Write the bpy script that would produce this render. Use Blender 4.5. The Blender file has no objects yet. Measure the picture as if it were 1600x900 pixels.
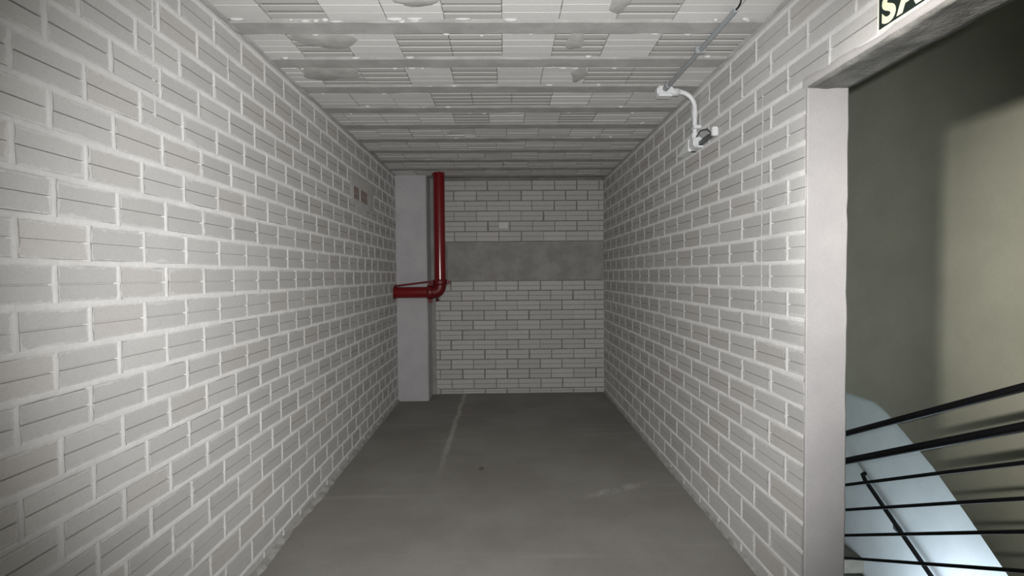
import bpy, bmesh, math, random
from mathutils import Vector, Matrix, noise

# ------------------------------------------------------------------ camera
S = bpy.context.scene
C = S.collection
F = 770.0                      # focal length in pixels of the 1600 px wide frame
EYE, H = 1.447, 2.60           # eye height, ceiling height
PITCH, YAW, ROLL = math.radians(-1.49), math.radians(-0.89), math.radians(-0.50)
cd = bpy.data.cameras.new('camera')
cd.sensor_width = 36.0
cd.lens = F / 1600 * 36
cd.clip_start = 0.02
cam = bpy.data.objects.new('camera', cd)
C.objects.link(cam)
M_CAM = (Matrix.Translation((0, 0, EYE)) @ Matrix.Rotation(YAW, 4, 'Z')
         @ Matrix.Rotation(math.pi / 2 + PITCH, 4, 'X') @ Matrix.Rotation(ROLL, 4, 'Z'))
cam.matrix_world = M_CAM
S.camera = cam
M_INV = M_CAM.inverted()

# ------------------------------------------------------------------ world, lights, exposure
w = bpy.data.worlds.new('world')
S.world = w
w.use_nodes = True
w.node_tree.nodes['Background'].inputs[0].default_value = (0.6, 0.75, 0.8, 1)
w.node_tree.nodes['Background'].inputs[1].default_value = 0.0
S.view_settings.view_transform = 'Standard'
S.view_settings.look = 'None'
S.view_settings.gamma = 1.0
S.view_settings.use_curve_mapping = False
S.view_settings.exposure = 0.0


def aim(o, target):
    o.rotation_euler = (Vector(target) - o.location).to_track_quat('-Z', 'Y').to_euler()


def light(name, kind, loc, target, energy, color, **kw):
    d = bpy.data.lights.new(name, kind)
    d.energy = energy
    d.color = color
    for k, v in kw.items():
        setattr(d, k, v)
    o = bpy.data.objects.new(name, d)
    C.objects.link(o)
    o.location = loc
    aim(o, target)
    return o


# the photographer's flash, beside the lens
light('flash', 'SPOT', (0.03, -0.02, 1.50), (-0.01, 3.0, 1.47), 290, (1.0, 0.99, 0.99),
      spot_size=math.radians(100), spot_blend=0.62, shadow_soft_size=0.02)
# added spot left of the camera, for the lit patch on the stair wall
light('added_patch_spot', 'SPOT', (-0.57, 0.40, 1.95), (2.75, 1.46, 1.48), 480, (1.0, 0.94, 0.88),
      spot_size=math.radians(56), spot_blend=0.9, shadow_soft_size=0.07)
# daylight that reaches the lower stair flight and rises through the stairwell
light('stair_daylight', 'AREA', (3.48, 3.62, -1.85), (3.9, 4.16, -1.05), 48, (0.74, 0.88, 1.0),
      shape='RECTANGLE', size=0.5, size_y=0.6)
light('stairwell_daylight', 'AREA', (2.0, 4.6, -2.6), (2.6, 3.2, 1.0), 3, (0.75, 1.0, 0.95),
      shape='RECTANGLE', size=1.0, size_y=1.0)

# ------------------------------------------------------------------ helpers
R = random.Random(11)


def lin(c):
    return tuple((x / 12.92 if x <= 0.04045 else ((x + 0.055) / 1.055) ** 2.4) for x in [v / 255 for v in c])


def link(name, me, mat, parent=None):
    o = bpy.data.objects.new(name, me)
    C.objects.link(o)
    if mat and not me.materials:
        me.materials.append(mat)
    if parent:
        o.parent = parent
    return o


def struct(o):
    o['kind'] = 'structure'
    return o


def tag(o, label, cat, group=None):
    o['label'] = label
    o['category'] = cat
    if group:
        o['group'] = group
    return o


def empty(name, loc):
    o = bpy.data.objects.new(name, None)
    C.objects.link(o)
    o.location = loc
    return o


def from_bm(name, bm, smooth=False):
    bmesh.ops.recalc_face_normals(bm, faces=bm.faces)
    me = bpy.data.meshes.new(name)
    bm.to_mesh(me)
    bm.free()
    if smooth:
        for p in me.polygons:
            p.use_smooth = True
    return me


def bm_box(bm, lo, hi):
    v = [bm.verts.new((x, y, z)) for z in (lo[2], hi[2]) for y in (lo[1], hi[1]) for x in (lo[0], hi[0])]
    for f in ((0, 2, 3, 1), (4, 5, 7, 6), (0, 1, 5, 4), (2, 6, 7, 3), (0, 4, 6, 2), (1, 3, 7, 5)):
        bm.faces.new([v[i] for i in f])
    return v


def box(name, lo, hi, mat, parent=None, bevel=0.0):
    bm = bmesh.new()
    bm_box(bm, lo, hi)
    if bevel:
        bmesh.ops.bevel(bm, geom=bm.edges[:], offset=bevel, segments=2, affect='EDGES')
    return link(name, from_bm(name, bm), mat, parent)


def boxes(name, lst, mat, parent=None):
    bm = bmesh.new()
    for lo, hi in lst:
        bm_box(bm, lo, hi)
    return link(name, from_bm(name, bm), mat, parent)


def bm_tube(bm, pts, r, seg=16, cap=True):
    """tube along a polyline; r is a number or one radius per point"""
    pts = [Vector(p) for p in pts]
    rs = r if isinstance(r, (list, tuple)) else [r] * len(pts)
    rings = []
    t0 = (pts[1] - pts[0]).normalized()
    up = Vector((0, 0, 1)) if abs(t0.z) < 0.9 else Vector((1, 0, 0))
    n = t0.cross(up).normalized()
    for i, p in enumerate(pts):
        a = pts[i] - pts[i - 1] if i else pts[1] - pts[0]
        b = pts[i + 1] - pts[i] if i < len(pts) - 1 else a
        t = (a.normalized() + b.normalized()).normalized() if a.length and b.length else (a if a.length else b).normalized()
        n = (n - t * n.dot(t)).normalized()
        m = t.cross(n)
        rings.append([bm.verts.new(p + (n * math.cos(2 * math.pi * k / seg) + m * math.sin(2 * math.pi * k / seg)) * rs[i])
                      for k in range(seg)])
    for i in range(len(rings) - 1):
        for k in range(seg):
            f = bm.faces.new((rings[i][k], rings[i][(k + 1) % seg], rings[i + 1][(k + 1) % seg], rings[i + 1][k]))
            f.smooth = True
    if cap:
        bm.faces.new([bm.verts.new(v.co) for v in rings[0]][::-1])
        bm.faces.new([bm.verts.new(v.co) for v in rings[-1]])


def tube(name, pts, r, mat, parent=None, seg=16):
    bm = bmesh.new()
    bm_tube(bm, pts, r, seg)
    return link(name, from_bm(name, bm), mat, parent)


def to_local(o, parent):
    """parts are modelled in world space: keep them there under an Empty that is not at the origin"""
    o.matrix_parent_inverse = Matrix.Translation(-parent.location)


# ------------------------------------------------------------------ materials
def new_mat(name):
    m = bpy.data.materials.new(name)
    m.use_nodes = True
    nt = m.node_tree
    b = nt.nodes['Principled BSDF']
    return m, nt, b


def nd(nt, kind, **kw):
    n = nt.nodes.new(kind)
    for k, v in kw.items():
        setattr(n, k, v)
    return n


def mixc(nt, fac, a, b):
    n = nd(nt, 'ShaderNodeMix', data_type='RGBA')
    for sock, val in ((n.inputs[0], fac), (n.inputs[6], a), (n.inputs[7], b)):
        if isinstance(val, (int, float)):
            sock.default_value = val
        elif isinstance(val, tuple):
            sock.default_value = (*val[:3], 1)
        else:
            nt.links.new(val, sock)
    return n.outputs[2]


def math_n(nt, op, a, b=None, c=None, clamp=False):
    n = nd(nt, 'ShaderNodeMath', operation=op, use_clamp=clamp)
    for i, val in enumerate((a, b, c)):
        if val is None:
            continue
        if isinstance(val, (int, float)):
            n.inputs[i].default_value = val
        else:
            nt.links.new(val, n.inputs[i])
    return n.outputs[0]


def noise_n(nt, vec, scale, detail=4, rough=0.6, dist=0.0):
    n = nd(nt, 'ShaderNodeTexNoise')
    n.inputs['Scale'].default_value = scale
    n.inputs['Detail'].default_value = detail
    n.inputs['Roughness'].default_value = rough
    n.inputs['Distortion'].default_value = dist
    nt.links.new(vec, n.inputs['Vector'])
    return n.outputs['Fac']


def ramp(nt, fac, lo, hi):
    n = nd(nt, 'ShaderNodeMapRange', interpolation_type='SMOOTHSTEP')
    n.inputs[1].default_value = lo
    n.inputs[2].default_value = hi
    nt.links.new(fac, n.inputs[0])
    return n.outputs[0]


def bump(nt, b, height, strength, dist):
    n = nd(nt, 'ShaderNodeBump')
    n.inputs['Strength'].default_value = strength
    n.inputs['Distance'].default_value = dist
    nt.links.new(height, n.inputs['Height'])
    nt.links.new(n.outputs[0], b.inputs['Normal'])


def world_pos(nt):
    return nd(nt, 'ShaderNodeNewGeometry').outputs['Position']


def rough_mat(name, c1, c2, scale=6, rough=0.9, bstr=0.35, bdist=0.004, fine=90, spec=0.25, drough=0.0):
    m, nt, b = new_mat(name)
    p = world_pos(nt)
    n1 = noise_n(nt, p, scale, 5, 0.6)
    n2 = noise_n(nt, p, fine, 4, 0.65)
    col = mixc(nt, ramp(nt, n1, 0.3, 0.7), lin(c1), lin(c2))
    col = mixc(nt, math_n(nt, 'MULTIPLY', ramp(nt, n2, 0.35, 0.75), 0.25), col, lin(tuple(int(v * 0.88) for v in c1)))
    nt.links.new(col, b.inputs['Base Color'])
    b.inputs['Roughness'].default_value = rough
    b.inputs['Specular IOR Level'].default_value = spec
    b.inputs['Diffuse Roughness'].default_value = drough
    h = math_n(nt, 'ADD', math_n(nt, 'MULTIPLY', n1, 0.6), math_n(nt, 'MULTIPLY', n2, 0.5))
    bump(nt, b, h, bstr, bdist)
    return m


def brick_mat(name, c1, c2, cm, smear, L, Hb, tint=None):
    """fired-clay / concrete block face: tone varies block by block, mortar smeared over its edges"""
    m, nt, b = new_mat(name)
    p = world_pos(nt)
    geo = nd(nt, 'ShaderNodeNewGeometry')
    oi = nd(nt, 'ShaderNodeObjectInfo')
    rnd = math_n(nt, 'FRACT', math_n(nt, 'ADD', oi.outputs['Random'], math_n(nt, 'MULTIPLY', geo.outputs['Random Per Island'], 7.31)))
    n1 = noise_n(nt, p, 14, 5, 0.6)
    n2 = noise_n(nt, p, 120, 4, 0.65)
    t = math_n(nt, 'ADD', math_n(nt, 'MULTIPLY', rnd, 0.55), math_n(nt, 'MULTIPLY', n1, 0.45))
    col = mixc(nt, t, lin(c1), lin(c2))
    if tint:
        r2 = math_n(nt, 'FRACT', math_n(nt, 'MULTIPLY', rnd, 13.7))
        col = mixc(nt, math_n(nt, 'MULTIPLY', ramp(nt, r2, 0.72, 0.9), 0.5), col, lin(tint))
    uv = nd(nt, 'ShaderNodeUVMap', uv_map='face')
    sp = nd(nt, 'ShaderNodeSeparateXYZ')
    nt.links.new(uv.outputs[0], sp.inputs[0])
    ds = []
    for i, size in ((0, L), (1, Hb)):
        a = math_n(nt, 'ABSOLUTE', math_n(nt, 'MULTIPLY_ADD', sp.outputs[i], 2.0, -1.0))
        ds.append(math_n(nt, 'MULTIPLY', math_n(nt, 'SUBTRACT', 1.0, a), size / 2))
    d = math_n(nt, 'MINIMUM', ds[0], ds[1])
    big = noise_n(nt, p, 3.2, 3, 0.6)
    n3 = noise_n(nt, p, 38, 5, 0.7, 0.4)
    dd = math_n(nt, 'SUBTRACT', d, math_n(nt, 'MULTIPLY', math_n(nt, 'SUBTRACT', n3, 0.42), smear * 3.2))
    dd = math_n(nt, 'SUBTRACT', dd, math_n(nt, 'MULTIPLY', ramp(nt, big, 0.56, 0.74), smear * 1.6))
    fac = math_n(nt, 'SUBTRACT', 1.0, ramp(nt, dd, -0.001, smear * 0.7))
    col = mixc(nt, math_n(nt, 'MULTIPLY', fac, 0.85), col, lin(cm))
    spl = ramp(nt, noise_n(nt, p, 55, 3, 0.5), 0.70, 0.76)
    col = mixc(nt, math_n(nt, 'MULTIPLY', spl, 0.5), col, lin(cm))
    col = mixc(nt, math_n(nt, 'MULTIPLY', ramp(nt, n2, 0.45, 0.8), 0.22), col, lin(tuple(int(v * 0.78) for v in c1)))
    nt.links.new(col, b.inputs['Base Color'])
    b.inputs['Roughness'].default_value = 0.88
    b.inputs['Specular IOR Level'].default_value = 0.25
    h = math_n(nt, 'ADD', math_n(nt, 'MULTIPLY', fac, 0.5), math_n(nt, 'MULTIPLY', n2, 0.5))
    bump(nt, b, h, 0.4, 0.003)
    return m


def plain_mat(name, c, rough=0.5, metal=0.0, spec=0.5, var=0.12):
    m, nt, b = new_mat(name)
    p = world_pos(nt)
    n1 = noise_n(nt, p, 25, 4, 0.6)
    col = mixc(nt, math_n(nt, 'MULTIPLY', n1, var * 2), lin(c), lin(tuple(int(v * 0.75) for v in c)))
    nt.links.new(col, b.inputs['Base Color'])
    b.inputs['Roughness'].default_value = rough
    b.inputs['Metallic'].default_value = metal
    b.inputs['Specular IOR Level'].default_value = spec
    return m


def floor_mat():
    m, nt, b = new_mat('floor_screed')
    p = world_pos(nt)
    n1 = noise_n(nt, p, 1.6, 5, 0.6)
    n2 = noise_n(nt, p, 140, 4, 0.7)
    n3 = noise_n(nt, p, 9, 5, 0.65, 0.5)
    col = mixc(nt, ramp(nt, n1, 0.32, 0.68), lin((131, 128, 122)), lin((143, 141, 135)))
    col = mixc(nt, math_n(nt, 'MULTIPLY', ramp(nt, n2, 0.4, 0.75), 0.35), col, lin((98, 94, 86)))
    sp = nd(nt, 'ShaderNodeSeparateXYZ')
    nt.links.new(p, sp.inputs[0])
    x, y = sp.outputs[0], sp.outputs[1]
    # chalky line running along the corridor
    wob = math_n(nt, 'MULTIPLY', math_n(nt, 'SUBTRACT', noise_n(nt, p, 2.5, 2), 0.5), 0.06)
    d = math_n(nt, 'ABSOLUTE', math_n(nt, 'ADD', math_n(nt, 'ADD', x, 0.49), wob))
    line = math_n(nt, 'SUBTRACT', 1.0, ramp(nt, d, 0.006, 0.035))
    line = math_n(nt, 'MULTIPLY', line, ramp(nt, y, 3.35, 4.3))
    line = math_n(nt, 'MULTIPLY', line, math_n(nt, 'MULTIPLY_ADD', n3, 0.9, 0.0))
    col = mixc(nt, line, col, lin((196, 193, 184)))
    # trowel marks across the width and scuffs
    mp = nd(nt, 'ShaderNodeMapping')
    mp.inputs['Scale'].default_value = (0.5, 7.0, 1.0)
    nt.links.new(p, mp.inputs[0])
    tr = ramp(nt, noise_n(nt, mp.outputs[0], 1.4, 3, 0.5), 0.60, 0.72)
    col = mixc(nt, math_n(nt, 'MULTIPLY', tr, 0.16), col, lin((178, 174, 165)))
    sx = math_n(nt, 'MULTIPLY', math_n(nt, 'SUBTRACT', x, 0.76), 3.2)
    sy = math_n(nt, 'MULTIPLY', math_n(nt, 'SUBTRACT', y, math_n(nt, 'MULTIPLY_ADD', x, 0.45, 2.93)), 14.0)
    r2 = math_n(nt, 'SQRT', math_n(nt, 'ADD', math_n(nt, 'MULTIPLY', sx, sx), math_n(nt, 'MULTIPLY', sy, sy)))
    sc = math_n(nt, 'MULTIPLY', math_n(nt, 'SUBTRACT', 1.0, ramp(nt, r2, 0.3, 1.0)), ramp(nt, n3, 0.42, 0.62))
    col = mixc(nt, math_n(nt, 'MULTIPLY', sc, 0.4), col, lin((196, 193, 186)))
    dx = math_n(nt, 'SUBTRACT', x, -0.186)
    dy = math_n(nt, 'SUBTRACT', y, 3.66)
    r3 = math_n(nt, 'SQRT', math_n(nt, 'ADD', math_n(nt, 'MULTIPLY', dx, dx), math_n(nt, 'MULTIPLY', math_n(nt, 'MULTIPLY', dy, dy), 0.3)))
    sp2 = math_n(nt, 'SUBTRACT', 1.0, ramp(nt, math_n(nt, 'ADD', r3, math_n(nt, 'MULTIPLY', n3, 0.02)), 0.02, 0.04))
    col = mixc(nt, math_n(nt, 'MULTIPLY', sp2, 0.6), col, lin((80, 62, 54)))
    nt.links.new(col, b.inputs['Base Color'])
    b.inputs['Roughness'].default_value = 0.82
    b.inputs['Specular IOR Level'].default_value = 0.3
    bump(nt, b, math_n(nt, 'ADD', n2, n3), 0.25, 0.002)
    return m


M_mortar = rough_mat('mortar', (208, 208, 206), (197, 197, 195), 9, 0.92, 0.8, 0.007, 60, 0.25, 0.35)
M_bed = rough_mat('bed_mortar', (150, 149, 145), (128, 127, 123), 9, 0.92, 0.6, 0.006, 60)
M_block = brick_mat('grey_block', (182, 182, 180), (202, 202, 199), (208, 208, 206), 0.008, 0.23, 0.10, (190, 184, 180))
M_block_b = brick_mat('white_block', (186, 184, 181), (204, 202, 198), (170, 168, 164), 0.002, 0.25, 0.10)
M_patch_block = brick_mat('reddish_block', (146, 132, 124), (158, 144, 136), (190, 186, 180), 0.003, 0.2, 0.10)
M_plaster = rough_mat('plaster', (184, 182, 181), (174, 172, 172), 4, 0.85, 0.25, 0.003, 70)
M_pillar = rough_mat('pillar_plaster', (196, 194, 195), (183, 182, 184), 4, 0.85, 0.25, 0.003, 70)
M_conc = rough_mat('concrete', (166, 164, 160), (144, 142, 138), 5, 0.88, 0.4, 0.004, 80)
M_joist = rough_mat('joist_concrete', (186, 185, 182), (166, 165, 162), 7, 0.9, 0.5, 0.005, 70)
M_foot = rough_mat('foot_mortar', (176, 175, 171), (146, 144, 139), 14, 0.92, 0.9, 0.01, 50)
M_smear = rough_mat('ceiling_mortar', (192, 191, 187), (174, 173, 169), 12, 0.9, 0.6, 0.006, 60)
M_slab = rough_mat('slab_concrete', (116, 114, 110), (96, 94, 90), 7, 0.9, 0.5, 0.005, 70)
M_tile = brick_mat('ceiling_tile', (210, 209, 206), (226, 225, 222), (160, 158, 154), 0.003, 0.25, 0.25)
M_tile_d = brick_mat('ceiling_tile_ribbed', (182, 181, 177), (198, 197, 193), (158, 156, 152), 0.004, 0.25, 0.25)
M_lintel = rough_mat('lintel_concrete', (146, 146, 142), (112, 113, 110), 8, 0.9, 0.8, 0.01, 60)
M_floor = floor_mat()
M_stairwall = rough_mat('stair_plaster', (188, 189, 172), (178, 179, 163), 3, 0.85, 0.2, 0.002, 90)
M_stairfar = rough_mat('stair_plaster_far', (206, 208, 208), (196, 199, 200), 3, 0.85, 0.2, 0.002, 90)
M_step = rough_mat('step_concrete', (128, 122, 112), (110, 105, 96), 6, 0.9, 0.3, 0.003, 90)
M_red = plain_mat('red_paint', (118, 4, 12), 0.20, 0.0, 0.7, 0.08)
M_redd = plain_mat('red_paint_coupling', (104, 8, 14), 0.40, 0.0, 0.5, 0.12)
M_bolt = plain_mat('bolt_steel', (92, 40, 40), 0.45, 0.3)
M_rail = plain_mat('black_paint', (20, 18, 22), 0.55, 0.0, 0.3)
M_whitepl = plain_mat('white_plastic', (226, 228, 228), 0.42, 0.0, 0.5, 0.05)
M_greypl = plain_mat('grey_conduit', (156, 160, 162), 0.5, 0.0, 0.5, 0.1)
M_darkmet = plain_mat('grey_metal', (104, 108, 110), 0.45, 0.4)
M_signw = plain_mat('sign_white', (228, 232, 220), 0.4, 0.0, 0.4, 0.04)
M_signd = plain_mat('sign_dark', (22, 34, 30), 0.4, 0.0, 0.4, 0.04)
M_signl = plain_mat('sign_letter', (234, 240, 208), 0.5, 0.0, 0.3, 0.03)

# ------------------------------------------------------------------ bricks
XL, XR, YB = -1.24, 1.215, 6.0          # left wall, right wall, back wall faces
Y0 = -1.2                               # behind the photographer
WT = 0.16                               # right wall thickness
DJ, DN, DH = 1.967, 0.90, 2.187         # far jamb, near jamb, door height
ORI = {'L': lambda u, v, q: (q, u, v), 'R': lambda u, v, q: (-q, u, v), 'B': lambda u, v, q: (u, -q, v)}


def bm_brick(bm, L, Hb, proud, ori, rnd, groove=0.009, off=(0, 0, 0), jit=0.0018):
    """grooved hollow block: front face with a horizontal groove at mid height"""
    f = ORI[ori]
    uvl = bm.loops.layers.uv.get('face') or bm.loops.layers.uv.new('face')
    g = min(0.0028, Hb * 0.1)
    ch = 0.0022
    prof = [(-Hb / 2, -0.02), (-Hb / 2, proud - ch), (-Hb / 2 + ch, proud), (-g, proud), (-g * 0.85, proud - groove), (g * 0.85, proud - groove), (g, proud),
            (Hb / 2 - ch, proud), (Hb / 2, proud - ch), (Hb / 2, -0.02)]
    tilt = (rnd.random() - 0.5) * 0.003
    cols = []
    info = {}
    for u in (-L / 2, L / 2):
        col = []
        ju = (rnd.random() - 0.5) * 2 * jit
        for i, (v, q) in enumerate(prof):
            jv = (rnd.random() - 0.5) * 2 * jit if i not in (3, 4, 5, 6) else 0
            x, y, z = f(u + ju, v + jv, q + tilt * (1 if u > 0 else -1) * (i not in (0, 9)))
            vert = bm.verts.new((x + off[0], y + off[1], z + off[2]))
            info[vert] = (u / L + 0.5, v / Hb + 0.5)
            col.append(vert)
        cols.append(col)
    faces = []
    n = len(prof)
    for i in range(n):
        j = (i + 1) % n
        faces.append(bm.faces.new((cols[0][i], cols[1][i], cols[1][j], cols[0][j])))
    faces.append(bm.faces.new(cols[0][::-1]))
    faces.append(bm.faces.new(cols[1]))
    for fc in faces:
        for lp in fc.loops:
            lp[uvl].uv = info[lp.vert]


def screen(p):
    c = M_INV @ Vector(p)
    if c.z > -0.05:
        return None
    return 800 + F * c.x / -c.z, 450 - F * c.y / -c.z


def lay(parent, ori, cells, mat, Ls, Hs, proud, seed, limit=300, groove=0.009):
    """cells: (u0,u1,v0,v1,face). The `limit` largest in view are parts of their own, the rest one part."""
    rnd = random.Random(seed)
    variants = []
    for k in range(8):
        bm = bmesh.new()
        bm_brick(bm, Ls, Hs, proud, ori, rnd, groove)
        variants.append(from_bm('brick', bm))
        variants[-1].materials.append(mat)
    ranked = []
    for c in cells:
        u0, u1, v0, v1, face = c
        um, vm = (u0 + u1) / 2, (v0 + v1) / 2
        pos = (face, um, vm) if ori in 'LR' else (um, face, vm)
        pts = [screen((face, u, v) if ori in 'LR' else (u, face, v)) for u in (u0, u1) for v in (v0, v1)]
        area = 0
        if all(pts):
            x0, x1 = max(0, min(p[0] for p in pts)), min(1600, max(p[0] for p in pts))
            y0, y1 = max(0, min(p[1] for p in pts)), min(900, max(p[1] for p in pts))
            if x1 > x0 and y1 > y0:
                area = (x1 - x0) * (y1 - y0)
        ranked.append((area, c, pos))
    ranked.sort(key=lambda r: -r[0])
    rest = bmesh.new()
    nrest = 0
    for i, (area, (u0, u1, v0, v1, face), pos) in enumerate(ranked):
        L, Hb = u1 - u0, v1 - v0
        std = abs(L - Ls) < 0.004 and abs(Hb - Hs) < 0.003
        if i < limit and area > 0:
            if std:
                me = rnd.choice(variants)
            else:
                bm = bmesh.new()
                bm_brick(bm, L, Hb, proud, ori, rnd, groove)
                me = from_bm('brick', bm)
                me.materials.append(mat)
            o = link('brick', me, mat, parent)
            o.location = pos
        else:
            bm_brick(rest, L, Hb, proud, ori, rnd, groove, pos)
            nrest += 1
    if nrest:
        o = link('brick_field', from_bm('brick_field', rest), mat, parent)
        o['kind'] = 'stuff'
    else:
        rest.free()


def courses(u_lo, u_hi, joints, pitch, phase, jb, jh, face, half=0.5, hole=None, jitter=0.004, seed=1):
    """running-bond cells between horizontal joints (z values)"""
    rnd = random.Random(seed)
    out = []
    for r in range(len(joints) - 1):
        v0, v1 = joints[r] + jb / 2, joints[r + 1] - jb / 2
        if v1 - v0 < 0.02:
            continue
        ph = phase + (half * pitch if r % 2 else 0) + (rnd.random() - 0.5) * 0.012
        k0 = math.floor((u_lo - ph) / pitch) - 1
        k1 = math.ceil((u_hi - ph) / pitch) + 1
        for k in range(k0, k1):
            a, b = ph + k * pitch + jh / 2, ph + (k + 1) * pitch - jh / 2
            a += (rnd.random() - 0.5) * jitter
            b += (rnd.random() - 0.5) * jitter
            segs = [(max(a, u_lo), min(b, u_hi))]
            if hole and v0 < hole[2]:
                if v1 > hole[2] + 0.03:
                    vv0 = hole[2] + 0.006
                else:
                    vv0 = None
                ns = []
                for s in segs:
                    ns.append((s[0], min(s[1], hole[0])))
                    ns.append((max(s[0], hole[1]), s[1]))
                    if vv0 is not None:
                        m = (max(s[0], hole[0]), min(s[1], hole[1]))
                        if m[1] - m[0] > 0.02:
                            out.append((m[0], m[1], vv0, v1, face))
                segs = ns
            for s in segs:
                if s[1] - s[0] > 0.025:
                    out.append((s[0], s[1], v0, v1, face))
    return out


# ------------------------------------------------------------------ setting: corridor
floor = struct(box('floor', (XL - 0.16, Y0, -0.12), (XR + WT, YB + 0.16, 0.0), M_floor))
ceiling = struct(box('ceiling', (XL - 0.16, Y0, H + 0.03), (XR + WT, YB + 0.16, H + 0.2), M_slab))
wall_left = struct(box('wall_left', (XL - 0.16, Y0, 0), (XL - 0.008, YB, H + 0.03), M_mortar))
wall_right = struct(boxes('wall_right', [
    ((XR + 0.008, DJ, 0), (XR + WT, YB, H + 0.03)),
    ((XR + 0.008, DN, DH), (XR + WT, DJ, H + 0.03)),
    ((XR + 0.008, Y0, 0), (XR + WT, DN, H + 0.03))], M_mortar))
wall_back = struct(box('wall_back', (XL - 0.16, YB, 0), (XR + WT, YB + 0.16, H + 0.03), M_bed))
wall_rear = struct(box('wall_rear', (XL - 0.16, Y0 - 0.16, 0), (XR + WT, Y0, H + 0.03), M_mortar))

CP = 0.1195
j_side = [0.0] + [0.058 + CP * k for k in range(22)] + [H - 0.004]
j_side = [j for j in j_side if j < H - 0.02] + [H - 0.004]
PL, PR, PBK = 0.2245, 0.2690, 0.271
# phases chosen so that the joints fall where the photo shows them
cl = courses(Y0, YB, j_side, PL, 1.264 - PL * 0.5 * (len([j for j in j_side if j < 1.48]) % 2), 0.020, 0.017, XL, seed=3)
# a few blocks of the left wall were plastered over
PATCH = (4.02, 4.74, 2.03, 2.31)
lay(wall_left, 'L', cl, M_block, PL - 0.017, CP - 0.020, 0.0035, 5)
nb = len([j for j in j_side if j < 1.48])
cr = courses(Y0, YB, j_side, PR, 2.094 - PR * 0.5 * (nb % 2), 0.020, 0.018, XR, hole=(DN, DJ, DH), seed=4)
lay(wall_right, 'R', cr, M_block, PR - 0.018, CP - 0.020, 0.0035, 6)

def mortar(parent, ori, face, joints, cells, u_lo, u_hi, jb, jh, seed, hole=None):
    """uneven beads of mortar, slightly proud of the blocks, along bed and head joints"""
    f = ORI[ori]
    bm = bmesh.new()

    def ribbon(pts, vertical):
        prev = None
        for (u, v, hw, crown, edge) in pts:
            row = []
            for s, q in ((-1.15, -0.010), (-1, edge), (-0.35, crown), (0.35, crown), (1, edge), (1.15, -0.010)):
                x, y, z = f(u + (s * hw if vertical else 0), v + (0 if vertical else s * hw), q)
                row.append(bm.verts.new((x + face, y, z)))
            if prev:
                for i in range(5):
                    bm.faces.new((prev[i], row[i], row[i + 1], prev[i + 1])).smooth = True
            prev = row

    def nz(a, b, c=0.0):
        return noise.noise(Vector((a, b, c + seed)))
    for r, v in enumerate(joints):
        spans = [(u_lo, u_hi)]
        if hole and v < hole[2] + 0.012:
            spans = [(u_lo, hole[0]), (hole[1], u_hi)]
        for a, b in spans:
            n = int((b - a) / 0.035)
            ribbon([(a + (b - a) * k / n, v + 0.0025 * nz(a + (b - a) * k / n * 4, r * 3.1),
                     jb * (0.52 + 0.22 * nz((a + (b - a) * k / n) * 7, r * 5.7, 2) + 0.12 * nz((a + (b - a) * k / n) * 23, r * 5.7, 4)),
                     0.0046 + 0.0022 * nz((a + (b - a) * k / n) * 9, r * 2.3, 6), 0.0032 + 0.0012 * nz((a + (b - a) * k / n) * 15, r * 2.3, 8)) for k in range(n + 1)], False)
    for (u0, u1, v0, v1, _f) in cells:
        u = u1 + jh / 2
        if u > u_hi - 0.03 or (hole and v0 < hole[2] and hole[0] - 0.01 < u < hole[1] + 0.03):
            continue
        n = 5
        ribbon([(u + 0.002 * nz(u * 9, v0 * 31 + k), v0 - 0.004 + (v1 - v0 + 0.008) * k / n, jh * (0.50 + 0.30 * nz(u * 11, v0 * 29 + k * 0.9, 3)),
                 0.0050 + 0.0025 * nz(u * 11, v0 * 17 + k * 0.8, 5), 0.0032 + 0.001 * nz(u * 5, v0 * 13 + k, 7)) for k in range(n + 1)], True)
    link('mortar_joints', from_bm('mortar_joints', bm), M_mortar, parent)


mortar(wall_left, 'L', XL, j_side[1:-1], cl, Y0, YB, 0.020, 0.017, 1.3)
mortar(wall_right, 'R', XR, j_side[1:-1], cr, Y0, YB, 0.020, 0.018, 6.1, hole=(DN, DJ, DH))

# plastered patch with two exposed reddish blocks
def lump(name, poly, face_x, depth, mat, parent, seed):
    """irregular plaster patch on the left wall; poly = (y, z) outline"""
    rnd = random.Random(seed)
    bm = bmesh.new()
    cy = sum(p[0] for p in poly) / len(poly)
    cz = sum(p[1] for p in poly) / len(poly)
    rings = []
    for s, d in ((1.0, 0.001), (0.95, depth * 0.85), (0.8, depth), (0.4, depth * 1.05)):
        rings.append([bm.verts.new((face_x + d + rnd.uniform(-.001, .001), cy + (y - cy) * s, cz + (z - cz) * s)) for y, z in poly])
    n = len(poly)
    for i in range(len(rings) - 1):
        for k in range(n):
            bm.faces.new((rings[i][k], rings[i][(k + 1) % n], rings[i + 1][(k + 1) % n], rings[i + 1][k])).smooth = True
    bm.faces.new(rings[-1])
    return link(name, from_bm(name, bm), mat, parent)


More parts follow.
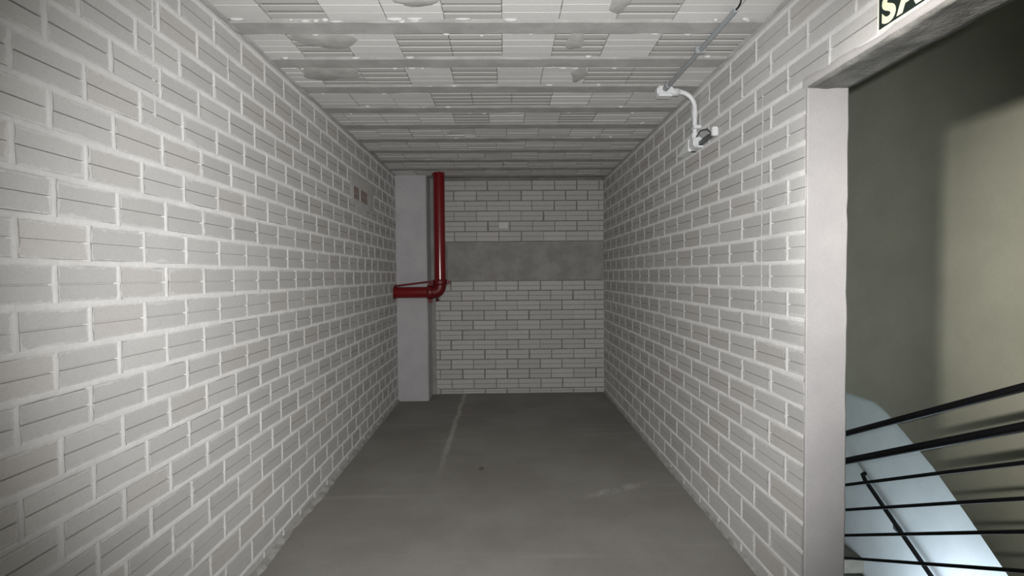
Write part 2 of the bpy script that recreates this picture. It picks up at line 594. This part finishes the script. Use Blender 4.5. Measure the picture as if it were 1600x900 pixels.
rp = random.Random(8)
poly = []
for k in range(28):
    a = 2 * math.pi * k / 28
    poly.append(((PATCH[0] + PATCH[1]) / 2 + 0.37 * math.copysign(abs(math.cos(a)) ** 0.55, math.cos(a)) + rp.uniform(-.02, .02),
                 (PATCH[2] + PATCH[3]) / 2 + 0.145 * math.copysign(abs(math.sin(a)) ** 0.55, math.sin(a)) + rp.uniform(-.012, .012)))
pt = lump('plaster_patch', poly, XL, 0.0062, rough_mat('patch_mortar', (204, 202, 198), (192, 190, 186), 12, 0.9, 0.5, 0.005, 60), wall_left, 2)
pt['label'] = 'smooth mortar patch on the block wall'
for (a, b) in ((4.09, 4.24), (4.28, 4.50)):
    bm = bmesh.new()
    bm_brick(bm, b - a, 0.105, 0.0095, 'L', rp)
    me = from_bm('exposed_brick', bm)
    me.materials.append(M_patch_block)
    o = link('exposed_brick', me, M_patch_block, wall_left)
    o.location = (XL, (a + b) / 2, 2.145)
    o['label'] = 'reddish brick left bare in the mortar patch'

# back wall: white blocks below and above a concrete beam, pillar at the left
PIL_Y, PIL_X = 5.68, -0.885
ZB0, ZB1 = 1.385, 1.852
jl = [ZB0 - 0.006 - 0.1195 * k for k in range(12)]
jl = sorted([j for j in jl if j > 0.02]) + []
jl = [0.0] + jl
nrow = len(jl) - 1                      # topmost row is row nrow-1
cb = courses(PIL_X + 0.05, XR, jl, PBK, 0.162 - (PBK * 0.5 if (nrow - 1) % 2 else 0), 0.012, 0.012, YB, jitter=0.009, seed=9)
ju = [ZB1 + 0.004 + 0.1232 * k for k in range(7)]
ju[-1] = min(ju[-1], H - 0.004)
cb += courses(PIL_X + 0.05, XR, ju, PBK, -0.06, 0.012, 0.012, YB, jitter=0.009, seed=10)
lay(wall_back, 'B', cb, M_block_b, PBK - 0.012, 0.1075, 0.006, 12)
beam = box('concrete_beam', (PIL_X + 0.2, YB - 0.012, ZB0), (XR, YB + 0.02, ZB1 - 0.003), M_conc, wall_back, 0.003)
beam['label'] = 'smooth concrete beam band across the block wall'
strip = box('plaster_strip', (PIL_X - 0.02, YB - 0.01, 0), (PIL_X + 0.05, YB + 0.02, H), M_conc, wall_back)
chip = box('mortar_chip', (-0.055, YB - 0.02, 2.015), (0.05, YB + 0.01, 2.085), rough_mat('chip', (224, 223, 220), (214, 213, 210), 20), wall_back, 0.004)

# pillar with slightly wavy plastered edges
bm = bmesh.new()
rows = []
for k in range(27):
    z = H * k / 26
    e = 0.004 * noise.noise(Vector((3.1, 0, z * 3)))
    rows.append([bm.verts.new(v) for v in ((XL, PIL_Y, z), (PIL_X - 0.012 + e, PIL_Y, z), (PIL_X + e, PIL_Y + 0.012, z), (PIL_X + e, YB, z), (XL, YB, z))])
for k in range(26):
    for i in range(5):
        j = (i + 1) % 5
        bm.faces.new((rows[k][i], rows[k][j], rows[k + 1][j], rows[k + 1][i]))
bm.faces.new(rows[0])
bm.faces.new(rows[-1])
pillar = struct(link('pillar', from_bm('pillar', bm), M_pillar))

# plastered door jamb and rough lintel underside
bm = bmesh.new()
rows = []
for k in range(41):
    z = DH * k / 40
    e1 = 0.005 * noise.noise(Vector((1.7, 0, z * 9))) + 0.004 * noise.noise(Vector((1.7, 3, z * 22)))
    e2 = 0.002 * noise.noise(Vector((9.7, 0, z * 6))) + 0.004 * noise.noise(Vector((5, 3, z * 21)))
    rows.append([bm.verts.new(v) for v in ((XR - 0.002, DJ + 0.018 + e1, z), (XR - 0.0040, DJ - 0.008, z), (XR - 0.0015 + e1 * 0.3, DJ - 0.012, z),
                                           (XR + WT - 0.004 + e2, DJ - 0.012, z), (XR + WT + 0.005 + e2, DJ - 0.004, z), (XR + WT + 0.004, DJ + 0.03, z))])
for k in range(40):
    for i in range(6):
        j = (i + 1) % 6
        bm.faces.new((rows[k][i], rows[k][j], rows[k + 1][j], rows[k + 1][i]))
bm.faces.new(rows[0])
bm.faces.new(rows[-1])
trim_1 = struct(link('trim_1', from_bm('trim_1', bm), M_plaster))
bm = bmesh.new()
N = 40
grid = []
for k in range(N + 1):
    y = DN + (DJ - DN) * k / N
    row = []
    for i in range(9):
        x = XR - 0.004 + (WT + 0.008) * i / 8
        e = 0.006 * noise.noise(Vector((x * 14, y * 9, 0.3))) + 0.003 * noise.noise(Vector((x * 50, y * 40, 2)))
        if i in (0, 8):
            x += 0.006 * noise.noise(Vector((i, y * 14, 4)))
        row.append(bm.verts.new((x, y, DH - 0.011 + e)))
    row = [bm.verts.new((XR - 0.003, y, DH + 0.03))] + row + [bm.verts.new((XR + WT + 0.003, y, DH + 0.03))]
    grid.append(row)
for k in range(N):
    for i in range(11):
        j = (i + 1) % 11
        bm.faces.new((grid[k][i], grid[k][j], grid[k + 1][j], grid[k + 1][i])).smooth = True
trim_2 = struct(link('trim_2', from_bm('trim_2', bm), M_lintel))
# smeared mortar along the lintel's inner edge
bm = bmesh.new()
gr = []
for k in range(61):
    y = DN + (DJ + 0.02 - DN) * k / 60
    h = 0.014 + 0.016 * (0.5 + noise.noise(Vector((0.4, y * 7, 1)))) 
    gr.append([bm.verts.new(v) for v in ((XR, y, DH - 0.002), (XR - 0.0075, y, DH), (XR - 0.0070, y, DH + h), (XR - 0.0030, y, DH + h + 0.012))])
for k in range(60):
    for i in range(3):
        bm.faces.new((gr[k][i], gr[k][i + 1], gr[k + 1][i + 1], gr[k + 1][i])).smooth = True
link('mortar_edge', from_bm('mortar_edge', bm), M_plaster, wall_right)


# rough mortar droppings along the foot of the walls and at the ceiling
def skirt(name, x, sgn, y0, y1, dw, dh, parent, mat, top=False, seed=0.0):
    bm = bmesh.new()
    prev = None
    n = int((y1 - y0) / 0.025)
    for k in range(n + 1):
        y = y0 + (y1 - y0) * k / n
        a = 0.5 + 0.5 * noise.noise(Vector((seed, y * 2.3, 0))) + 0.35 * noise.noise(Vector((seed, y * 13, 3)))
        b = 0.5 + 0.5 * noise.noise(Vector((seed + 5, y * 3.1, 0))) + 0.35 * noise.noise(Vector((seed, y * 17, 7)))
        d, h = dw * max(0.25, 0.35 + 0.65 * a) * (1.0 if top else max(0.45, 1.25 - 0.16 * max(y, 0))), dh * max(0.2, b)
        if top:
            vs = ((x, y, H - h), (x + sgn * d * 0.6, y, H - h * 0.6), (x + sgn * d, y, H + 0.004))
        else:
            vs = ((x, y, h), (x + sgn * max(0.006, d * 0.4), y, h * 0.75), (x + sgn * d * 0.8, y, h * 0.3), (x + sgn * d, y, -0.002))
        cur = [bm.verts.new(v) for v in vs]
        if prev:
            for i in range(len(cur) - 1):
                bm.faces.new((prev[i], cur[i], cur[i + 1], prev[i + 1])).smooth = True
        prev = cur
    me = bpy.data.meshes.new(name)
    bm.normal_update()
    bm.to_mesh(me)
    bm.free()
    return link(name, me, mat, parent)


skirt('mortar_foot', XL + 0.002, 1, Y0, PIL_Y, 0.062, 0.040, wall_left, M_foot, seed=1.0)
skirt('mortar_foot', XR - 0.002, -1, DJ, YB, 0.03, 0.04, wall_right, M_foot, seed=2.0)
skirt('mortar_head', XL + 0.002, 1, Y0, PIL_Y, 0.03, 0.02, wall_left, M_joist, True, seed=3.0)
skirt('mortar_head', XR - 0.002, -1, Y0, YB, 0.025, 0.02, wall_right, M_joist, True, seed=4.0)
# vertical chase filled with mortar on the right wall, and a toothed seam on the left
def seam(x, sgn, y, z0, z1, wdt, parent, seed):
    bm = bmesh.new()
    prev = None
    n = int((z1 - z0) / 0.03)
    for k in range(n + 1):
        z = z0 + (z1 - z0) * k / n
        c = y + 0.008 * noise.noise(Vector((seed, z * 3, 0)))
        hw = wdt * (0.45 + 0.5 * abs(noise.noise(Vector((seed, z * 9, 5)))))
        cur = [bm.verts.new(v) for v in ((x, c - hw, z), (x + sgn * 0.0040, c - hw * 0.5, z), (x + sgn * 0.0040, c + hw * 0.5, z), (x, c + hw, z))]
        if prev:
            for i in range(3):
                bm.faces.new((prev[i], cur[i], cur[i + 1], prev[i + 1])).smooth = True
        prev = cur
    link('mortar_seam', from_bm('mortar_seam', bm), M_mortar, parent)


seam(XR, -1, 2.305, 1.20, 2.30, 0.010, wall_right, 1)
seam(XL, 1, 1.79, 2.02, 2.55, 0.014, wall_left, 2)

# ------------------------------------------------------------------ ceiling: joists and hollow clay tiles
TW, TL, RP, RS = 0.250, 0.2575, 0.380, 2.388


def tile_mesh(kind, length, rnd, broken=False):
    bm = bmesh.new()
    uvl = bm.loops.layers.uv.new('face')
    n = 4
    gap = {'flat': 0.0035, 'ribbed': 0.024, 'fine': 0.009}[kind]
    sw = (TW - gap * n) / n
    hl = length / 2 - 0.0008
    bm_box(bm, (-hl, -TW / 2, 0.024), (hl, TW / 2, 0.042))
    y = -TW / 2 + gap / 2
    for k in range(n):
        e = rnd.uniform(-0.001, 0.001)
        if broken and k in (1, 2):
            bm_box(bm, (-hl, y, e), (-hl * (0.55 if k == 1 else 0.75), y + sw, 0.005))
        else:
            bm_box(bm, (-hl, y, e), (hl * (0.3 if broken and k == 3 else 1), y + sw, 0.005))
        y += sw + gap
    for f in bm.faces:
        for lp in f.loops:
            lp[uvl].uv = (lp.vert.co.x / (2 * hl) + 0.5, lp.vert.co.y / TW + 0.5)
    return from_bm('tile', bm)


rt = random.Random(21)
tmesh = {}
for kind in ('flat', 'ribbed', 'fine'):
    tmesh[kind] = []
    for k in range(3):
        me = tile_mesh(kind, TL, rt)
        me.materials.append(M_tile_d if kind == 'ribbed' else M_tile)
        tmesh[kind].append(me)
# f = flat light tile, r = deep-ribbed tile, n = finely grooved; read off the photo from left to right
PAT = {-1: ('frffrffrff', 0.0), 0: ('frfrrfrfrrr', 0.0), 1: ('nrrfrffrrfn', -0.03), 2: ('fffrrrnfffn', 0.06), 3: ('nnnnrnfrnnn', -0.10),
       4: ('nnnffnfnnnn', 0.03), 5: ('nnfnnnnnnnn', -0.06), 6: ('nnnnfnnnnnn', 0.08), 7: ('nnnnnnnnnnn', 0.0)}
KIND = {'f': 'flat', 'r': 'ribbed', 'n': 'fine'}
for k in range(-9, 10):
    ys = RS + RP * k
    pat, ph = PAT.get(k, (''.join(rt.choice('frn') for _ in range(11)), rt.uniform(-0.1, 0.1)))
    if ys + TW > YB:
        continue
    for i in range(11):
        cx = ph - TL * 5 + TL * i + TL / 2
        a, b = cx - TL / 2, cx + TL / 2
        a2, b2 = max(a, XL - 0.01), min(b, XR + 0.01)
        if b2 - a2 < 0.03:
            continue
        kind = KIND[pat[min(i, len(pat) - 1)]]
        if k == 4 and a2 < -0.24 < b2:
            me = tile_mesh('fine', b2 - a2, rt, True)
            me.materials.append(M_tile)
        elif b2 - a2 < TL - 0.004:
            me = tile_mesh(kind, b2 - a2, rt)
            me.materials.append(M_tile_d if kind == 'ribbed' else M_tile)
        else:
            me = rt.choice(tmesh[kind])
        o = link('tile', me, None, ceiling)
        o.location = ((a2 + b2) / 2, ys + TW / 2, H + rt.uniform(-0.001, 0.002))
    # the joist behind this row of tiles
    y0, y1 = ys + TW + 0.002, min(ys + RP - 0.002, YB)
    bm = bmesh.new()
    prev = None
    for q in range(50):
        x = XL + (XR - XL) * q / 49
        e0 = 0.007 * noise.noise(Vector((x * 6, k * 3.3, 0)))
        e1 = 0.007 * noise.noise(Vector((x * 6, k * 3.3, 9)))
        dz = 0.003 * noise.noise(Vector((x * 5, k * 2.1, 4)))
        cur = [bm.verts.new(v) for v in ((x, y0 + e0, H + 0.035), (x, y0 + e0, H + 0.001 + dz), (x, y0 + 0.012, H - 0.005 + dz), (x, y1 - 0.012, H - 0.005 + dz),
                                         (x, y1 + e1, H + 0.001 + dz), (x, y1 + e1, H + 0.035))]
        if prev:
            for i in range(5):
                bm.faces.new((prev[i], cur[i], cur[i + 1], prev[i + 1]))
        prev = cur
    link('joist', from_bm('joist', bm), M_joist, ceiling)
# mortar that oozed out between tiles and joists
bm = bmesh.new()
for k in range(70):
    row = rt.choice([-1, -1, -1, -1, 0, 0, 1, 1, 2, 3, 4])
    x = rt.uniform(XL + 0.05, XR - 0.05)
    y = RS + RP * row + rt.choice((0.0, TW)) + rt.uniform(-0.012, 0.012)
    sx, sy, sz = rt.uniform(0.008, 0.05 if row < 0 else 0.03), rt.uniform(0.004, 0.009), rt.uniform(0.004, 0.010)
    res = bmesh.ops.create_icosphere(bm, subdivisions=1, radius=1.0)
    for v in res['verts']:
        v.co = Vector((x + v.co.x * sx * (1 + rt.uniform(-.2, .2)), y + v.co.y * sy, H - 0.001 + v.co.z * sz))
o = link('mortar_drip', from_bm('mortar_drip', bm, True), M_mortar, ceiling)
o['kind'] = 'stuff'
# hollow broken tile at the far part of the ceiling
# smeared patches of mortar over the tiles at the left
for (x, y, rx, ry, sd) in ((-0.88, 2.45, 0.16, 0.10, 1), (-0.98, 2.84, 0.18, 0.13, 2), (0.36, 2.47, 0.045, 0.11, 3), (0.44, 2.86, 0.045, 0.11, 4), (0.5, 2.1, 0.05, 0.1, 6), (-0.35, 2.1, 0.10, 0.05, 7)):
    bm = bmesh.new()
    n = 20
    c = bm.verts.new((x, y, H - 0.0065))
    r1, r2 = [], []
    for k in range(n):
        a = 2 * math.pi * k / n
        s = 1 + 0.45 * noise.noise(Vector((math.cos(a) * 1.5, math.sin(a) * 1.5, sd * 3.7)))
        r1.append(bm.verts.new((max(XL, x + rx * 0.7 * s * math.cos(a)), y + ry * 0.7 * s * math.sin(a), H - 0.0055 + 0.001 * noise.noise(Vector((a, sd, 0))))))
        r2.append(bm.verts.new((max(XL, x + rx * s * math.cos(a)), y + ry * s * math.sin(a), H + 0.003)))
    for k in range(n):
        j = (k + 1) % n
        bm.faces.new((c, r1[k], r1[j])).smooth = True
        bm.faces.new((r1[k], r2[k], r2[j], r1[j])).smooth = True
    link('mortar_smear', from_bm('mortar_smear', bm), M_smear, ceiling)

# ------------------------------------------------------------------ stairwell behind the doorway
XO = XR + WT                       # outer face of the right wall
X1, X2 = 2.75, 3.90                # wall between the flights, far wall
ZL = -1.69                         # half landing
YE, ZT, ZD = 6.6, 3.4, -3.4
struct(box('floor_landing', (XO, Y0, -0.14), (X2, 2.06, 0.0), M_step))
struct(box('wall_stair_far', (X2, Y0, ZD), (X2 + 0.15, YE, ZT), M_stairfar))
struct(box('wall_stair_end', (XO, YE, ZD), (X2 + 0.15, YE + 0.15, ZT), M_stairwall))
struct(box('wall_stair_front', (XO, Y0 - 0.16, ZD), (X2 + 0.15, Y0, ZT), M_stairwall))
struct(box('ceiling_stair', (XR, Y0, ZT), (X2 + 0.15, YE, ZT + 0.15), M_stairwall))
struct(boxes('wall_stair_side', [((XR, YB + 0.16, ZD), (XO, YE, ZT)), ((XR, Y0, H + 0.2), (XO, YB + 0.16, ZT)), ((XR, Y0, ZD), (XO, YB + 0.16, -0.12))], M_stairwall))
struct(box('floor_lower', (XO, Y0, ZD - 0.1), (X2, YE, ZD), M_step))
# wall between the flights: full height, its lower edge follows the rising flight behind it
edge = [(1.6, -1.06), (2.40, -0.42), (2.674, -0.178), (2.86, -0.012), (3.105, 0.190), (3.34, 0.342), (3.50, 0.438), (3.60, 0.478), (YE, 0.478)]
prof = [(1.6, ZT)] + edge + [(YE, ZT)]
bm = bmesh.new()
a = [bm.verts.new((X1, y, z)) for y, z in prof]
b = [bm.verts.new((X1 + 0.12, y, z)) for y, z in prof]
bm.faces.new(a)
bm.faces.new(b[::-1])
for i in range(len(prof)):
    j = (i + 1) % len(prof)
    bm.faces.new((a[i], b[i], b[j], a[j]))
struct(link('wall_stair_middle', from_bm('wall_stair_middle', bm), M_stairwall))
# slab of the rising flight behind that wall
bm = bmesh.new()
pr = edge[1:] + [(YE, 0.64), (3.6, 0.64), (2.4, -0.20)]
a = [bm.verts.new((X1 + 0.12, y, z)) for y, z in pr]
b = [bm.verts.new((X2, y, z)) for y, z in pr]
bm.faces.new(a)
bm.faces.new(b[::-1])
for i in range(len(pr)):
    j = (i + 1) % len(pr)
    bm.faces.new((a[i], b[i], b[j], a[j]))
struct(link('ceiling_flight', from_bm('ceiling_flight', bm), M_stairwall))

# descending flight (away from the camera) and the next one (back towards it)
def flight(name, x0, x1, y_start, z_start, dirn, n, run, rise, label):
    root = empty(name, ((x0 + x1) / 2, y_start, z_start))
    for k in range(n):
        ya = y_start + dirn * run * k
        yb = ya + dirn * (run + 0.03)
        z = z_start - rise * (k + 1)
        o = box('step', (x0, min(ya, yb), z - 0.16), (x1, max(ya, yb), z), M_step, root, 0.004)
        to_local(o, root)
    tag(root, label, 'stairs')
    return root


flight('stair_flight', XO + 0.001, 2.20, 2.06, 0.0, 1, 11, 0.29, 0.1535, 'bare concrete stair flight going down beyond the doorway, behind the black railing')
half = struct(box('floor_half_landing', (XO, 5.24, ZL - 0.15), (X2, YE, ZL), M_step))
flight('stair_flight', X1 + 0.05, X2 - 0.001, 5.24, ZL, -1, 9, 0.26, 0.175, 'lower concrete stair flight along the pale blue-lit wall, under the wall handrail')

# black guard railing of the descending flight
XG = 2.25
rail = empty('stair_railing', (XG, 2.0, 0))
tag(rail, 'black steel stair railing with sloping horizontal bars beyond the doorway', 'railing')
YA, YZ = 3.226, 2.134
bars = [(0.366, 0.920, 0.019), (0.182, 0.746, 0.0215), (0.0225, 0.588, 0.0098), (-0.145, 0.430, 0.0092), (-0.317, 0.283, 0.0090), (-0.468, 0.110, 0.0088)]
for i, (za, zb, r) in enumerate(bars):
    s = (zb - za) / (YZ - YA)
    o = tube('top_rail' if i == 0 else 'rail', [(XG, 1.62, zb + s * (1.62 - YZ)), (XG, YZ, zb), (XG, YA, za), (XG, 4.9, za + s * (4.9 - YA))], r, M_rail, rail, 12)
    to_local(o, rail)
s0 = (bars[0][1] - bars[0][0]) / (YZ - YA)
for y in (1.62, 4.9):
    zt = bars[0][0] + s0 * (y - YA)
    zb = max(-0.1, zt - 1.2) if y < 2 else zt - 1.0
    o = box('post', (XG - 0.02, y - 0.02, zb), (XG + 0.02, y + 0.02, zt + 0.03), M_rail, rail, 0.002)
    to_local(o, rail)

# handrail on the far wall
hr = empty('wall_handrail', (X2 - 0.06, 4.8, -1.04))
tag(hr, 'dark tube handrail on brackets against the pale blue-lit stair wall', 'handrail')
p_top, p_bot = Vector((X2 - 0.06, 5.16, -0.775)), Vector((X2 - 0.06, 3.2, -2.04))
o = tube('rail', [(X2 - 0.005, 5.23, -0.735), (X2 - 0.045, 5.215, -0.742), p_top, p_bot], 0.021, M_rail, hr, 12)
to_local(o, hr)
for t in (0.205, 0.75):
    p = p_top.lerp(p_bot, t)
    o = tube('bracket', [p + Vector((0, 0, -0.01)), p + Vector((0.0, 0, -0.06)), p + Vector((0.025, 0, -0.085)), p + Vector((0.06, 0, -0.085))], 0.010, M_rail, hr, 8)
    to_local(o, hr)
    o = tube('bracket_plate', [p + Vector((0.052, 0, -0.085)), p + Vector((0.062, 0, -0.085))], 0.036, M_rail, hr, 14)
    to_local(o, hr)

# ------------------------------------------------------------------ red fire pipe
YP, XP, ZP, RPI = 5.56, -0.722, 1.262, 0.064
pipe = empty('fire_pipe', (XP, YP, ZP))
tag(pipe, 'glossy red steel pipe dropping from the ceiling and turning left in front of the pillar', 'pipe')


def pp(o, label=None):
    to_local(o, pipe)
    if label:
        o['label'] = label
    return o


pp(tube('vertical_pipe', [(XP, YP, ZP + 0.12), (XP, YP, H - 0.004)], RPI, M_red, pipe, 32))
pp(tube('horizontal_pipe', [(XL + 0.002, YP, ZP), (XP - 0.12, YP, ZP)], RPI, M_red, pipe, 32))
arc = [(XP - 0.13, YP, ZP)] + [(XP - 0.072 + 0.072 * math.sin(a), YP, ZP + 0.072 - 0.072 * math.cos(a)) for a in [math.pi / 2 * k / 10 for k in range(11)]] + [(XP, YP, ZP + 0.13)]
pp(tube('elbow', arc, RPI + 0.004, M_redd, pipe, 32), 'red elbow joining the two pipe runs')
# grooved couplings with bolt pads
def coupling(center, axis, pads):
    c = Vector(center)
    ax = Vector(axis)
    o = pp(tube('coupling', [c - ax * 0.032, c - ax * 0.030, c - ax * 0.016, c + ax * 0.016, c + ax * 0.030, c + ax * 0.032],
                [RPI + 0.004, RPI + 0.016, RPI + 0.020, RPI + 0.020, RPI + 0.016, RPI + 0.004], M_redd, pipe, 28))
    for d in pads:
        d = Vector(d)
        p = c + d * (RPI + 0.030)
        s = Vector((0.024 if abs(d.x) > .5 else 0.022, 0.03, 0.024 if abs(d.z) > .5 else 0.022))
        q = box('bolt_pad', p - s, p + s, M_redd, o, 0.005)
        q.matrix_parent_inverse = Matrix.Translation(-pipe.location) 
        q.matrix_parent_inverse = Matrix.Identity(4)
        b = tube('bolt', [p + Vector((0, -0.055, 0)), p + Vector((0, 0.055, 0))], 0.009, M_bolt, o, 8)
        b.matrix_parent_inverse = Matrix.Identity(4)


coupling((XP, YP, ZP + 0.112), (0, 0, 1), ((1, 0, 0), (-1, 0, 0)))
coupling((XP - 0.112, YP, ZP), (1, 0, 0), ((0, 0, -1), (0, 0, 1)))
pp(tube('drain_plug', [(XP - 0.03, YP - 0.02, ZP - 0.055), (XP - 0.03, YP - 0.02, ZP - 0.085), (XP - 0.03, YP - 0.02, ZP - 0.086), (XP - 0.03, YP - 0.02, ZP - 0.10)], [0.014, 0.014, 0.02, 0.02], M_bolt, pipe, 8))
pp(tube('brace', [(XL + 0.002, YP - 0.02, ZP + 0.072), (XP - 0.05, YP - 0.02, ZP + 0.128)], 0.011, M_redd, pipe, 10), 'thin red brace bar above the horizontal pipe')
pp(tube('wall_flange', [(XL + 0.001, YP, ZP), (XL + 0.012, YP, ZP)], RPI + 0.012, M_redd, pipe, 28))
pp(box('ceiling_clamp', (XP - RPI - 0.016, YP + 0.01, H - 0.03), (XP - 0.02, YP + 0.06, H - 0.003), M_redd, pipe, 0.003))

# ------------------------------------------------------------------ conduit and lamp fixture
XC = 1.0
cdt = empty('ceiling_conduit', (XC, 2.6, H))
tag(cdt, 'thin grey electrical conduit running along the ceiling towards the white junction box', 'conduit')
for o in (tube('conduit', [(XC + 0.006, 2.13, H - 0.022), (XC, 2.98, H - 0.024)], 0.0125, M_greypl, cdt, 12),
          box('strap', (XC - 0.024, 2.50, H - 0.040), (XC + 0.026, 2.518, H - 0.004), M_greypl, cdt, 0.003),
          tube('cable_end', [(XC + 0.006, 2.14, H - 0.022), (XC + 0.006, 2.11, H - 0.022), (XC + 0.008, 2.095, H - 0.012), (XC + 0.008, 2.09, H - 0.001)], 0.004, M_rail, cdt, 8)):
    to_local(o, cdt)

YJ = 3.05
jb = empty('junction_box', (XC, YJ, H))
tag(jb, 'white plastic junction box on the ceiling at the end of the grey conduit', 'junction box')
for o in (box('box_body', (XC - 0.055, YJ - 0.032, H - 0.062), (XC + 0.045, YJ + 0.032, H - 0.004), M_whitepl, jb, 0.010),
          tube('hub', [(XC + 0.04, YJ, H - 0.034), (XC + 0.082, YJ, H - 0.034), (XC + 0.083, YJ, H - 0.034), (XC + 0.10, YJ, H - 0.034)], [0.024, 0.024, 0.017, 0.017], M_whitepl, jb, 16),
          tube('hub', [(XC - 0.008, YJ - 0.02, H - 0.026), (XC - 0.006, YJ - 0.085, H - 0.024)], 0.018, M_greypl, jb, 16),
          box('cover', (XC - 0.05, YJ - 0.030, H - 0.067), (XC + 0.04, YJ + 0.030, H - 0.060), M_whitepl, jb, 0.003)):
    to_local(o, jb)

XW = XR - 0.030
ZF = 2.250
drop = empty('wall_conduit', (XW, YJ, ZF))
tag(drop, 'white conduit bending from the ceiling box down the block wall to the lamp fixture', 'conduit')
rb = 0.10
pts = [(XC + 0.06, YJ, H - 0.034), (XW - rb, YJ, H - 0.034)]
pts += [(XW - rb + rb * math.sin(a), YJ, H - 0.034 - rb + rb * math.cos(a)) for a in [math.pi / 2 * k / 10 for k in range(1, 11)]]
pts += [(XW, YJ, ZF + 0.035)]
for o in (tube('conduit', pts, 0.0140, M_whitepl, drop, 14),
          tube('sleeve', [(XW, YJ, H - 0.15), (XW, YJ, H - 0.19)], 0.0165, M_whitepl, drop, 14),
          box('clip', (XW - 0.018, YJ - 0.034, ZF + 0.085), (XR - 0.001, YJ + 0.018, ZF + 0.105), M_whitepl, drop, 0.003)):
    to_local(o, drop)

def sloped_bar(name, xs, p0, p1, t, mat, parent):
    bm = bmesh.new()
    v = [bm.verts.new((x, p[0], p[1] + dz)) for p in (p0, p1) for dz in (-t / 2, t / 2) for x in xs]
    for f in ((0, 1, 3, 2), (4, 6, 7, 5), (0, 4, 5, 1), (2, 3, 7, 6), (0, 2, 6, 4), (1, 5, 7, 3)):
        bm.faces.new([v[i] for i in f])
    return link(name, from_bm(name, bm), mat, parent)


fx = empty('lamp_fixture', (XR, YJ - 0.12, ZF))
tag(fx, 'empty tube lamp fixture with white end sockets on the right block wall', 'lamp fixture')
parts = [box('box_body', (XW - 0.026, YJ - 0.05, ZF - 0.030), (XR - 0.002, YJ + 0.035, ZF + 0.030), M_whitepl, fx, 0.008),
         tube('hub', [(XW, YJ, ZF + 0.025), (XW, YJ, ZF + 0.060)], 0.021, M_whitepl, fx, 16),
         box('back_plate', (XW - 0.012, YJ - 0.07, ZF - 0.040), (XR - 0.002, YJ + 0.06, ZF - 0.028), M_whitepl, fx, 0.003),
         sloped_bar('tray', (XW + 0.004, XR - 0.003), (2.80, ZF - 0.006), (YJ - 0.04, ZF - 0.012), 0.022, M_darkmet, fx),
         tube('wire', [(XW - 0.005, YJ - 0.04, ZF + 0.03), (XW - 0.012, YJ - 0.12, ZF + 0.045), (XW - 0.006, YJ - 0.20, ZF + 0.03), (XW, YJ - 0.22, ZF + 0.01), (XW, 2.81, ZF + 0.0)], 0.005, M_darkmet, fx, 8),
         box('socket', (XW - 0.006, 2.775, ZF - 0.026), (XR - 0.003, 2.80, ZF + 0.024), M_whitepl, fx, 0.004)]
# wedge-shaped far socket
bm = bmesh.new()
v = [bm.verts.new(c) for c in ((XW - 0.030, YJ + 0.03, ZF - 0.040), (XR - 0.003, YJ + 0.03, ZF - 0.040), (XW - 0.030, YJ + 0.03, ZF + 0.030), (XR - 0.003, YJ + 0.03, ZF + 0.030),
                               (XW - 0.034, YJ + 0.21, ZF - 0.040), (XR - 0.003, YJ + 0.21, ZF - 0.040), (XW - 0.034, YJ + 0.21, ZF - 0.028), (XR - 0.003, YJ + 0.21, ZF - 0.028))]
for f in ((0, 2, 3, 1), (4, 5, 7, 6), (0, 1, 5, 4), (2, 6, 7, 3), (0, 4, 6, 2), (1, 3, 7, 5)):
    bm.faces.new([v[i] for i in f])
parts.append(link('socket', from_bm('socket', bm), M_whitepl, fx))
for o in parts:
    to_local(o, fx)

# ------------------------------------------------------------------ exit sign over the doorway
sg = empty('exit_sign', (XR, 1.38, 2.235))
tag(sg, 'black and white SAÍDA exit sign with pale green letters above the doorway', 'sign')
SY1, SW, SZ0, SH = 1.588, 0.40, 2.211, 0.150     # far edge, width, bottom, height
o = box('plate', (XR - 0.0085, SY1 - SW, SZ0), (XR - 0.0045, SY1, SZ0 + SH), M_signw, sg, 0.0008)
to_local(o, sg)
bd = 0.009
o = box('dark_field', (XR - 0.0092, SY1 - SW + bd, SZ0 + bd), (XR - 0.0080, SY1 - bd, SZ0 + SH - bd), M_signd, sg)
to_local(o, sg)
xcur = SY1 - 0.022
for ch in 'SAÍDA':
    cu = bpy.data.curves.new('letter', 'FONT')
    cu.body = ch
    cu.size = 0.118
    cu.offset = 0.0048
    cu.extrude = 0.0004
    t = bpy.data.objects.new('tmp', cu)
    C.objects.link(t)
    dg = bpy.context.evaluated_depsgraph_get()
    me = bpy.data.meshes.new_from_object(t.evaluated_get(dg))
    bpy.data.objects.remove(t)
    x0 = min(v.co.x for v in me.vertices)
    wd = max(v.co.x for v in me.vertices) - x0
    me.name = 'letter'
    # text x runs towards the camera (-Y), text y up, text z out of the wall (-X)
    for v in me.vertices:
        c = v.co.copy()
        v.co = (-c.z, -(c.x - x0), c.y)
    me.materials.clear()
    me.materials.append(M_signl)
    o = link('letter', me, M_signl, sg)
    o.location = (XR - 0.0097 - sg.location.x, xcur - sg.location.y, SZ0 + 0.020 - sg.location.z)
    xcur -= wd + 0.003
